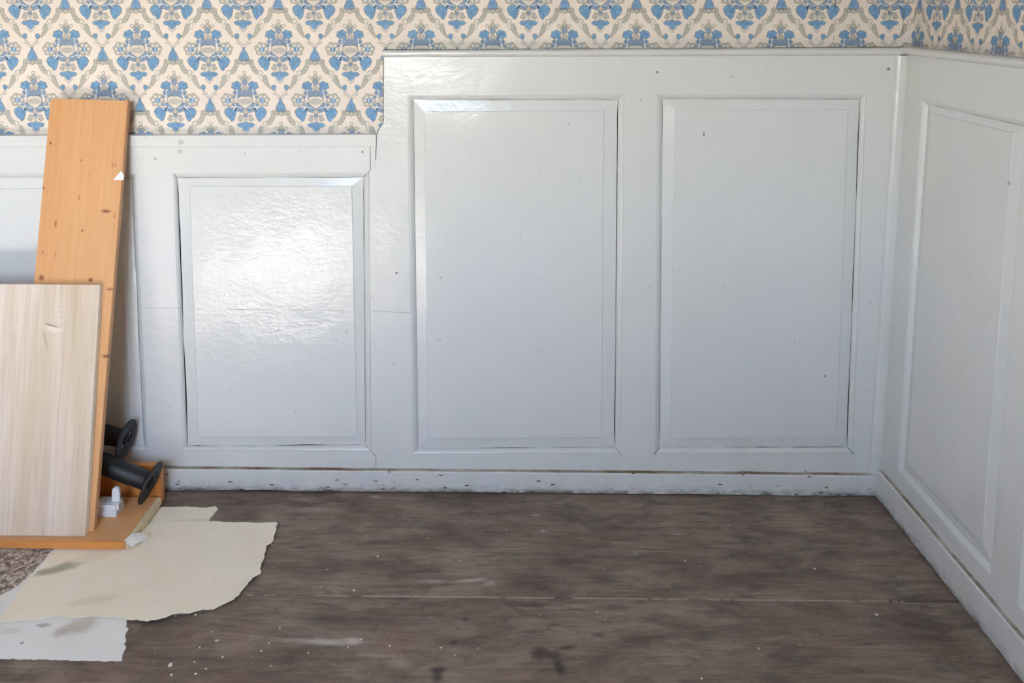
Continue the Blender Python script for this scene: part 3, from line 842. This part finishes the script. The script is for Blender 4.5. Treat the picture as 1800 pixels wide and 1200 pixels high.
# ------------------------------------------------------------------ floor coverings at the left
def sheet(name, pts, z, mat, thick=.0008, und=.0015, step=.006, seed=0, parent=None, curl=(), rough=.6, **kw):
    """thin lying sheet from a picture outline on the floor, finely meshed, with torn edge and slight undulation"""
    P = [fl(x, y, z) for x, y in pts]
    Q = []
    for i in range(len(P)):
        a, b = P[i], P[(i + 1) % len(P)]
        m = max(1, int((b - a).length / step))
        for k in range(m):
            p = a + (b - a) * (k / m)
            nrm = Vector((-(b - a).y, (b - a).x, 0)).normalized()
            Q.append(p + nrm * (.0032 * rough * nz1(p.x * 60 + p.y * 47, seed) + .0034 * rough * nz1(p.x * 190 + p.y * 170, seed + 3)))
    bm = bmesh.new()
    f = bm.faces.new([bm.verts.new(q) for q in Q])
    bmesh.ops.triangulate(bm, faces=[f])
    for _ in range(2):
        es = [e for e in bm.edges if e.calc_length() > .03]
        if es: bmesh.ops.subdivide_edges(bm, edges=es, cuts=1); bmesh.ops.triangulate(bm, faces=list(bm.faces))
    for v in bm.verts:
        w = und * (.5 + .5 * noise.noise(Vector((v.co.x * 7, v.co.y * 7, seed)))) 
        for (cx, cy, r, h) in curl:
            c = fl(cx, cy, z); dd_ = (Vector((v.co.x, v.co.y, z)) - c).length
            if dd_ < r: w += h * (1 - dd_ / r) ** 2
        v.co.z = z + max(0, w)
    bmesh.ops.recalc_face_normals(bm, faces=bm.faces)
    r = bmesh.ops.extrude_face_region(bm, geom=list(bm.faces))
    for g in r['geom']:
        if isinstance(g, bmesh.types.BMVert): g.co.z += thick
    return from_bm(name, bm, mat, parent, **kw)

def carpet_mat():
    t = NT('speckled brown carpet'); v = t.coord()
    a = t.noise(v, 95, 3, .75); b = t.n('ShaderNodeTexVoronoi'); t.l(v, b.inputs['Vector']); b.inputs['Scale'].default_value = 120
    col = t.mix(t.rng(a, .40, .58), lin((132, 116, 102)), lin((232, 218, 202)))
    col = t.mix(t.rng(b.outputs['Distance'], .3, .75, 0, .55), col, lin((112, 96, 84)))
    t.bump(a, .9, .006)
    return t.out(col, .95, .1)
sheet('carpet_remnant', [(-240, 905), (112, 905), (108, 962), (84, 994), (60, 1018), (30, 1044), (0, 1062), (-60, 1090), (-240, 1090)], .0006, carpet_mat(), .0040, .0004, seed=3,
      label='speckled brown carpet remnant on the floor under the boards at far left', cat='carpet')
def paper_mat(name, c, stains=(), rough=.75, tint=(150, 140, 118)):
    t = NT(name); v = t.coord()
    n = t.noise(v, 9, 5, .6); f = t.noise(v, 140, 3)
    cc = lin(c)
    col = t.mix(t.rng(n, .35, .7), cc, (cc[0] * .95, cc[1] * .93, cc[2] * .90, 1))
    n1 = t.noise(v, 30, 5, .7)
    for px, py, rx, ry, rot, a, sc in stains:
        p = fl(px, py); m = t.spot(v, (p.x, p.y, 0), (rx, ry, 1), rot, .55, n1, .9)
        col = t.mix(t.math('MULTIPLY', m, a), col, lin(sc))
    t.bump(t.math('ADD', f, t.math('MULTIPLY', n, 3)), .12, .003)
    return t.out(col, rough, .3)
m_cream = paper_mat('cream underlay paper', (250, 239, 218), [(98, 1006, .062, .020, .42, .75, (150, 146, 124)), (118, 995, .02, .012, .4, .4, (150, 146, 124)), (165, 1060, .06, .02, .3, .22, (190, 170, 130)), (160, 985, .08, .03, .5, .15, (200, 185, 150))])
m_cream2 = paper_mat('cream paper', (247, 237, 216))
m_white = paper_mat('white paper', (243, 242, 238), [(140, 1102, .050, .030, .5, .5, (172, 150, 124)), (105, 1112, .018, .022, .3, .4, (176, 156, 132)), (76, 1100, .018, .008, 0, .7, (160, 158, 154)), (39, 1131, .006, .005, 0, .8, (160, 158, 156)), (20, 1110, .03, .012, 0, .25, (190, 176, 152))])
m_white2 = paper_mat('white paper strip', (240, 238, 232))
sheet('paper_sheet', [(-200, 1082), (60, 1078), (226, 1080), (223.5, 1090.5), (222, 1101), (226.5, 1105.5), (220.5, 1116), (222, 1125), (216.6, 1132.5), (220.5, 1137), (214.5, 1152), (214.5, 1161.6), (180, 1162.5), (90, 1160.4), (0, 1158.6), (-200, 1154)],
      .0006, m_white, .0007, .0008, seed=5, label='white paper sheet with brown smudges, nearest the bottom left corner', cat='paper', rough=.9)
sheet('paper_sheet', [(-120, 1092), (-20, 1056), (0, 1047), (33, 1030), (75, 988), (100, 958), (112, 962), (66, 1015), (24, 1066), (0, 1092), (-120, 1130)],
      .0050, m_white2, .0007, .0008, seed=8, label='narrow white paper strip between the carpet remnant and the cream sheet', cat='paper', rough=.5)
sheet('paper_sheet', [(240, 885), (279, 891.5), (330, 891.0), (360, 892.6), (379.5, 889.6), (383.4, 895), (378, 902), (372, 907.5), (367, 915), (366, 932), (240, 940)],
      .0006, m_cream2, .0007, .0005, seed=9, label='small cream paper piece showing behind the large torn cream sheet', cat='paper', rough=.7)
big = [(-14, 1096), (0, 1092.5), (30, 1091.5), (72, 1087.5), (102, 1083), (132, 1088), (168, 1082.4), (210, 1086), (228, 1089.6), (240, 1090.5), (258, 1094.4), (279, 1089.6), (300, 1081.5), (318, 1077.6), (333, 1079.4),
       (351, 1072.5), (375, 1071.6), (387, 1065), (396, 1060.5), (411, 1054.5), (420, 1047), (423, 1038), (435, 1026), (447, 1014), (459, 1006.5), (459, 996), (463.5, 984), (468, 960), (480, 952.5), (484.5, 936), (487.5, 919.5),
       (420, 918.6), (366, 917), (300, 917), (255, 922), (235, 948), (225, 952), (110, 950), (102, 961.5), (87, 981), (60, 1011), (36, 1035), (18, 1064), (0, 1084), (-14, 1091)]
sheet('paper_sheet', big, .0056, m_cream, .0008, .0014, seed=12, curl=((480, 925, .05, .003), (132, 1088, .05, .003), (258, 1092, .05, .003)),
      label='large cream paper sheet with ragged torn right edge on the dark floor', cat='paper', rough=.9)

# ------------------------------------------------------------------ pine shelf lying on the floor
ST = .028                                            # its upper surface
def loc_knots(Mw, lst, hitfn):
    out = []
    inv = Mw.inverted()
    for (px, py), r, a in lst:
        p = inv @ hitfn(px, py); out.append(((p.x, p.y, p.z), r, a))
    return out
fr = fl(224, 951.5, ST); bk = fl(277, 879, ST)
sx = (fr.x + bk.x) / 2
m_pine_flat = wood('orange pine lying', (214, 158, 106), (186, 118, 68), (224, 174, 122), 0, 1, .4, 0, (), contrast=.35)
m_pine_edge = wood('orange pine edge', (214, 140, 72), (186, 104, 48), (224, 156, 90), 0, 1, .4, 0, (), contrast=.35)
m_raw = plain('raw fibrous end', (222, 202, 164), .9, .14, 120, bump=.6)
shelf = empty('pine_shelf', (sx - .3, fr.y, .0), label='low orange pine shelf lying on the floor under the leaning boards, its right end raw', cat='shelf')
BZ = .0090
def child_box(name, lo, hi, mat, root, bevel=.0012):
    lo = Vector(lo) - root.location; hi = Vector(hi) - root.location
    return box(name, lo, hi, mat, root, bevel)
XL0 = LEFTX + .03
child_box('base_panel', (XL0, fr.y + .0015, BZ), (sx - .006, -.125, ST), m_pine_flat, shelf)
child_box('front_edge', (XL0, fr.y - .002, BZ), (sx - .008, fr.y + .0015, ST - .0006), m_pine_edge, shelf, .0006)
# raw end with torn fibres
bm = bmesh.new()
N = 40; A, B, C, D = [], [], [], []
for i in range(N + 1):
    y = fr.y + .004 + (-.125 - fr.y - .004) * i / N
    e = .004 + .004 * abs(nz1(i * .3, 51)) + .003 * abs(nz1(i * .9, 52)); 
    if i < 8: e *= .4
    off = shelf.location
    A.append(bm.verts.new(Vector((sx - .006, y, ST + .0004)) - off)); B.append(bm.verts.new(Vector((sx - .003 + e, y, ST - .002 - .002 * abs(nz1(i * .5, 53)))) - off))
    C.append(bm.verts.new(Vector((sx - .001 + e * .8, y, BZ)) - off)); D.append(bm.verts.new(Vector((sx - .0065, y, BZ)) - off))
for i in range(N):
    for a, b in ((A, B), (B, C), (C, D), (D, A)): bm.faces.new((a[i], a[i + 1], b[i + 1], b[i]))
bm.faces.new((A[0], B[0], C[0], D[0])); bm.faces.new((D[-1], C[-1], B[-1], A[-1]))
from_bm('raw_end', bm, m_raw, shelf, label='raw torn cream end')
bt = RIGHT  # noqa
ybp = -.108
ztop = hit(262, 818, Vector((0, ybp, 0)), Vector((0, 1, 0))).z
child_box('back_panel', (XL0, ybp, .001), (fl(280.5, 877, .02).x, ybp + .020, ztop), m_pine_edge, shelf)
print('shelf', fr, bk, ztop, ybp)
# scrap of white paper caught on the front corner
sc = [(219, 949), (232, 939), (243, 932), (250, 930), (258, 931), (260, 938), (253, 943), (246, 943), (238, 948), (232, 953), (226, 954)]
bm = bmesh.new()
P = []
for i, (x, y) in enumerate(sc):
    p = fl(x, y, ST + .0012)
    if p.x > sx + .002: p.z -= min(.012, (p.x - sx) * .9)
    P.append(p)
prism(bm, P, Vector((0, 0, .0012)))
for v in bm.verts: v.co.z += .0015 * abs(nz1(v.co.x * 90, 4))
from_bm('paper_scrap', bm, m_white2, label='small torn white scrap on the front right corner of the pine shelf', cat='paper')

# ------------------------------------------------------------------ leaning boards
def board_frame(TL, TR, BR):
    up = (TR - BR); L = up.length; up.normalize()
    rt = (TR - TL); rt = rt - up * rt.dot(up); w = rt.length; rt.normalize()
    bkv = up.cross(rt)                     # away from the viewer
    if bkv.y < 0: bkv = -bkv
    Mw = Matrix(((rt.x, bkv.x, up.x, BR.x), (rt.y, bkv.y, up.y, BR.y), (rt.z, bkv.z, up.z, BR.z), (0, 0, 0, 1)))
    return Mw, w, L
PF = -.050
TL = hit(88.5, 174, Vector((0, PF, 0)), Vector((0, 1, 0))); TR = hit(224.8, 176.6, Vector((0, PF, 0)), Vector((0, 1, 0)))
BR = fl(164.5, 934, ST)
Mw, w, L = board_frame(TL, TR, BR)
print('pine', Mw, w, L)
nrm = Mw.to_3x3() @ Vector((0, 1, 0))
hp = lambda x, y: hit(x, y, BR, nrm)
kn = loc_knots(Mw, [((89, 251.6), (.005, .02, .005), .9), ((143, 282), (.003, .02, .006), .8), ((157, 309), (.002, .02, .004), .8), ((139, 347), (.004, .02, .009), .5),
                    ((186, 371), (.017, .02, .006), .95), ((98, 393), (.0035, .02, .014), .9), ((144.6, 405), (.004, .02, .005), .8), ((73, 488), (.009, .02, .010), .9), ((159, 492), (.008, .02, .008), .85),
                    ((75, 444), (.003, .02, .008), .8), ((77, 330), (.003, .02, .006), .9), ((97, 448), (.003, .02, .012), .4), ((198, 290), (.003, .02, .012), .5),
                    ((193, 508), (.012, .03, .005), .7), ((186, 626), (.012, .03, .006), .95), ((203, 290), (.003, .03, .008), .6), ((201, 380), (.003, .03, .008), .6)], hp)
m_pine = wood('orange pine upright', (214, 160, 108), (194, 124, 72), (222, 174, 124), 2, 1, .38, .044, kn, (122, 62, 26), .35)
pine = empty('pine_board', (0, 0, 0), label='tall orange pine board leaning upright against the wallpapered wall, rearmost of the two', cat='board')
pine.matrix_world = Mw
box('board', (-w, 0, 0), (0, .0185, L), m_pine, pine, .0012)
inv = Mw.inverted()
tp = [inv @ hp(x, y) for x, y in ((199.5, 316), (213, 300.5), (217.5, 306), (217, 316.5))]
bm = bmesh.new()
prism(bm, [Vector((p.x, -.0012, p.z)) for p in tp], Vector((0, .0012, 0)))
from_bm('tape', bm, M['white_plastic'], pine, label='white torn tape patch')
# tape wraps round the edge
bm = bmesh.new()
prism(bm, [Vector((.0001, -.0008, tp[2].z + .001)), Vector((.0001, .012, tp[2].z - .002)), Vector((.0001, .012, tp[3].z + .004)), Vector((.0001, -.0008, tp[3].z))], Vector((.001, 0, 0)))
from_bm('tape', bm, M['white_plastic'], pine, label='white torn tape patch')

n2 = nrm
off = BR - nrm * .0175
oBR = fl(149.5, 942.3, ST)
oTRp = hit(175.3, 500.3, oBR, n2); oTL = hit(0, 498.6, oBR, n2)
oM, ow, oL = board_frame(oTL, oTRp, oBR)
gap = (BR - oBR).dot(nrm)
print('oak', ow, oL, 'gap to pine', gap)
def oak_mat():
    t = NT('pale bleached oak laminate'); v = t.coord()
    a = t.noise(t.mapped(v, (11, 11, .75)), 1, 4, .6, .5); b = t.noise(t.mapped(v, (90, 90, 3.0)), 1, 5, .65, .6); c = t.noise(t.mapped(v, (320, 320, 9)), 1, 3)
    col = t.mix(t.rng(a, .36, .62), lin((205, 184, 154)), lin((226, 208, 194)))
    col = t.mix(t.rng(a, .58, .75, 0, .6), col, lin((216, 206, 192)))
    col = t.mix(t.rng(b, .50, .75, 0, .55), col, lin((176, 156, 130)))
    col = t.mix(t.rng(b, .25, .42, .5, 0), col, lin((232, 222, 208)))
    col = t.mix(t.rng(c, .5, .8, 0, .30), col, lin((170, 152, 128)))
    # one knot with its pale flare
    k = inv_o @ hit(94, 577, oBR, n2)
    nz = t.noise(t.mapped(v, (60, 60, 60)), 1, 4, .7)
    col = t.mix(t.math('MULTIPLY', t.spot(v, (k.x, 0, k.z), (.030, .05, .012), (0, .12, 0), .7, nz, 1.0), .55), col, lin((236, 230, 218)))
    col = t.mix(t.math('MULTIPLY', t.spot(v, (k.x - .004, 0, k.z + .007), (.026, .05, .0042), (0, .22, 0), .7, nz, 1.0), .8), col, lin((150, 126, 102)))
    col = t.mix(t.math('MULTIPLY', t.spot(v, (k.x - .018, 0, k.z - .030), (.005, .05, .040), (0, -.25, 0), .8, nz, 1.0), .55), col, lin((162, 140, 116)))
    for i in range(5):
        col = t.mix(t.math('MULTIPLY', t.spot(v, (k.x + .008, 0, k.z + .020 + .013 * i), (.024 - .003 * i, .05, .0030), (0, 0, 0), .9, nz, 1.6), .28), col, lin((234, 226, 214)))
    t.bump(b, .15, .002)
    return t.out(col, .5, .35)
inv_o = oM.inverted()
oak = empty('oak_board', (0, 0, 0), label='pale bleached oak board leaning in front of the orange pine board', cat='board')
oak.matrix_world = oM
otk = max(.012, min(.019, gap - .0006))
ow_full = ow + .26
mo = oak_mat()
box('board', (-ow_full, 0, 0), (-.0009, otk, oL), mo, oak, .0008)
box('edge_band', (-.0009, .0003, .0003), (0, otk - .0003, oL - .0003), plain('cream edge band', (232, 226, 212), .45, .04, 30), oak, label='pale cream edge band')

# ------------------------------------------------------------------ black legs with round flanges
def lathe(bm, prof, seg=40, caps=True):
    R = []
    for r, z in prof:
        R.append([bm.verts.new((r * math.cos(2 * math.pi * i / seg), r * math.sin(2 * math.pi * i / seg), z)) for i in range(seg)])
    for a in range(len(R) - 1):
        for i in range(seg): bm.faces.new((R[a][i], R[a][(i + 1) % seg], R[a + 1][(i + 1) % seg], R[a + 1][i]))
    if caps: bm.faces.new(R[0][::-1]); bm.faces.new(R[-1])
def leg(center, axis, rad, tube_r, length, label):
    root = empty('furniture_leg', (0, 0, 0), label=label, cat='furniture leg', group='black legs with round flanges')
    q = axis.to_track_quat('Z', 'X').to_matrix().to_4x4(); q.translation = center
    root.matrix_world = q
    bm = bmesh.new(); lathe(bm, [(tube_r * .9, -length), (tube_r, -length + .004), (tube_r, -.055), (tube_r * .94, -.050), (tube_r * .94, -.018), (tube_r * 1.0, -.012), (tube_r * 1.25, -.0045)])
    o = from_bm('tube', bm, M['black'], root, smooth=True)
    bm = bmesh.new(); lathe(bm, [(tube_r * .6, -.005), (rad * .97, -.005), (rad, -.0035), (rad, -.001), (rad * .98, 0), (rad * .52, .0), (rad * .47, -.003), (rad * .30, -.003)])
    from_bm('flange', bm, M['black'], root, smooth=False)
    bm = bmesh.new(); lathe(bm, [(rad * .26, -.004), (rad * .26, .0015), (rad * .22, .003), (rad * .14, .003), (rad * .13, -.002), (rad * .02, -.002)])
    from_bm('hub', bm, M['black'], root)
    for k in range(4):
        a = k * math.pi / 2 + .5
        bm = bmesh.new(); lathe(bm, [(.0036, -.004), (.0036, -.0016), (.002, -.001)], 10)
        bmesh.ops.translate(bm, verts=bm.verts, vec=(rad * .39 * math.cos(a), rad * .39 * math.sin(a), 0))
        from_bm('screw', bm, plain('dull steel', (.25, .25, .26), .4) if k == 0 and 'steel' not in M else M.get('steel', M['black']), root)
    return root
M['steel'] = plain('dull steel screw', (.20, .20, .21), .35)
YLOW = -.166
c_low = hit(266, 848.5, Vector((0, YLOW, 0)), Vector((0, 1, 0)))
c_up = hit(223.5, 772.5, Vector((0, -.086, 0)), Vector((0, 1, 0)))
print('legs', c_low, c_up)
leg(c_low, Vector((.93, -.04, -.36)).normalized(), .0560, .0255, .15, 'black furniture leg lying lowest on the pine shelf, round flange facing right')
leg(c_up, Vector((.975, -.06, -.20)).normalized(), .0530, .0255, .15, 'black furniture leg lying on top, behind the pine board, flange against the wainscot')

# ------------------------------------------------------------------ small white bracket
c = fl(204.5, 909, ST)
br = empty('plastic_bracket', (c.x, c.y, ST), label='small white plastic bracket with upright tab standing on the pine shelf', cat='bracket')
box('base', (-.058, 0, 0.0), (0, .048, .017), M['white_plastic'], br, .0012)
box('lid', (-.058, .001, .0172), (-.0012, .046, .030), M['white_plastic'], br, .0016)
bm = bmesh.new()
tab = [Vector((-.020, .020, .030)), Vector((.0, .020, .030)), Vector((.001, .020, .052)), Vector((-.001, .020, .064)), Vector((-.006, .020, .068)), Vector((-.013, .020, .068)), Vector((-.018, .020, .062))]
prism(bm, tab, Vector((0, .010, 0)))
bmesh.ops.recalc_face_normals(bm, faces=bm.faces)
bmesh.ops.bevel(bm, geom=list(bm.edges), offset=.0012, segments=2, affect='EDGES')
from_bm('tab', bm, M['white_plastic'], br)
box('rib', (-.0012, .006, .016), (.004, .030, .031), M['white_plastic'], br, .0008)

# ------------------------------------------------------------------ paint flakes on the floor
m_flake = plain('white paint flake', (226, 220, 210), .7, .06)
def flake_bm(bm, s, at=Vector((0, 0, 0))):
    k = random.randint(5, 7); a0_ = random.random() * 6; r = s * .00062; st = random.uniform(.45, .9)
    prism(bm, [at + Vector((r * math.cos(a0_ + j * 2 * math.pi / k) * random.uniform(.7, 1.2), r * 1.4 * st * math.sin(a0_ + j * 2 * math.pi / k) * random.uniform(.7, 1.2), .0003 + .0012 * random.random())) for j in range(k)], Vector((0, 0, .0007)))
flakes = [
    (622.7, 1038, 5, 'white paint flake just above the floor seam, right of the large cream sheet'),
    (664, 978, 4, 'round white paint flake midway between the cream sheet and the big middle panel'),
    (807, 985, 3.6, 'white paint flake on the back plank straight below the big middle panel'),
    (685, 1136, 4, 'white paint flake just right of the long pale plaster smear'),
    (775, 1139, 4, 'white paint flake beside the round dark knot, left of the forked dark stain'),
    (542, 1148, 3.6, 'white paint flake just below the left end of the plaster smear'),
    (1204, 986, 4, 'pale paint flake inside the dark blotch below the left of the right panel'),
    (1431.7, 1000, 5, 'oblong white paint flake on the back plank, nearest the right wall'),
    (1541, 1081, 6, 'long white paint flake below the seam, nearest the right wall'),
    (1233, 1193, 5, 'white paint flake at the bottom edge, right of the forked dark stain'),
    (381, 1126.5, 6, 'large white paint flake halfway between the white sheet and the plaster smear'),
    (391.5, 1155, 5, 'white paint flake directly below the large flake right of the white sheet'),
    (343.5, 1185, 6, 'broad white paint flake near the bottom edge, second right of the white sheet'),
    (301.5, 1186.5, 4.2, 'white paint flake near the bottom edge, nearest the white sheet'),
    (343.5, 1081, 5, 'white paint flake against the lower torn edge of the cream sheet, the right one'),
    (309, 1083, 4, 'white paint flake against the lower torn edge of the cream sheet, the left one'),
    (478.5, 957.6, 3.8, 'white paint flake under the top right corner of the cream sheet'),
    (300, 1169, 8, 'long sliver of white paint right of the lower corner of the white sheet'),
    (459, 1144.5, 5, 'white paint flake left of the plaster smear, level with its underside'),
    (635, 1124, 4.4, 'white paint flake at the thick right tip of the plaster smear'),
]
for x, y, s_, lab in flakes:
    p = fl(x, y, 0); bm = bmesh.new(); flake_bm(bm, s_)
    o = from_bm('paint_flake', bm, m_flake, label=lab, cat='paint flake', group='white paint flakes scattered over the floorboards')
    o.location = (p.x, p.y, 0)
bm = bmesh.new()
for x, y, s_ in ((574, 1001.7, 3), (800, 1152, 3), (1334, 1140, 3), (1118, 973, 2.5), (1281, 923, 3), (362, 1176, 4), (342, 1164, 4), (351, 1138, 3), (372, 1111, 3), (472.5, 1131, 3), (477, 1171, 3), (492, 1104, 3.4),
                 (612, 1138, 3), (1049, 1076, 2.5), (840, 1140, 2.5), (753, 947, 2.5), (955, 932, 3), (890, 931, 2.5)): flake_bm(bm, s_, fl(x, y, 0))
for k in range(90):
    flake_bm(bm, random.uniform(.9, 1.7), fl(random.uniform(260, 1560), random.uniform(885, 1195), 0))
from_bm('paint_specks', bm, m_flake, kind='stuff', label='tiny white specks of paint dust strewn over the dark floorboards', cat='paint dust')
print('objects', len(bpy.data.objects))
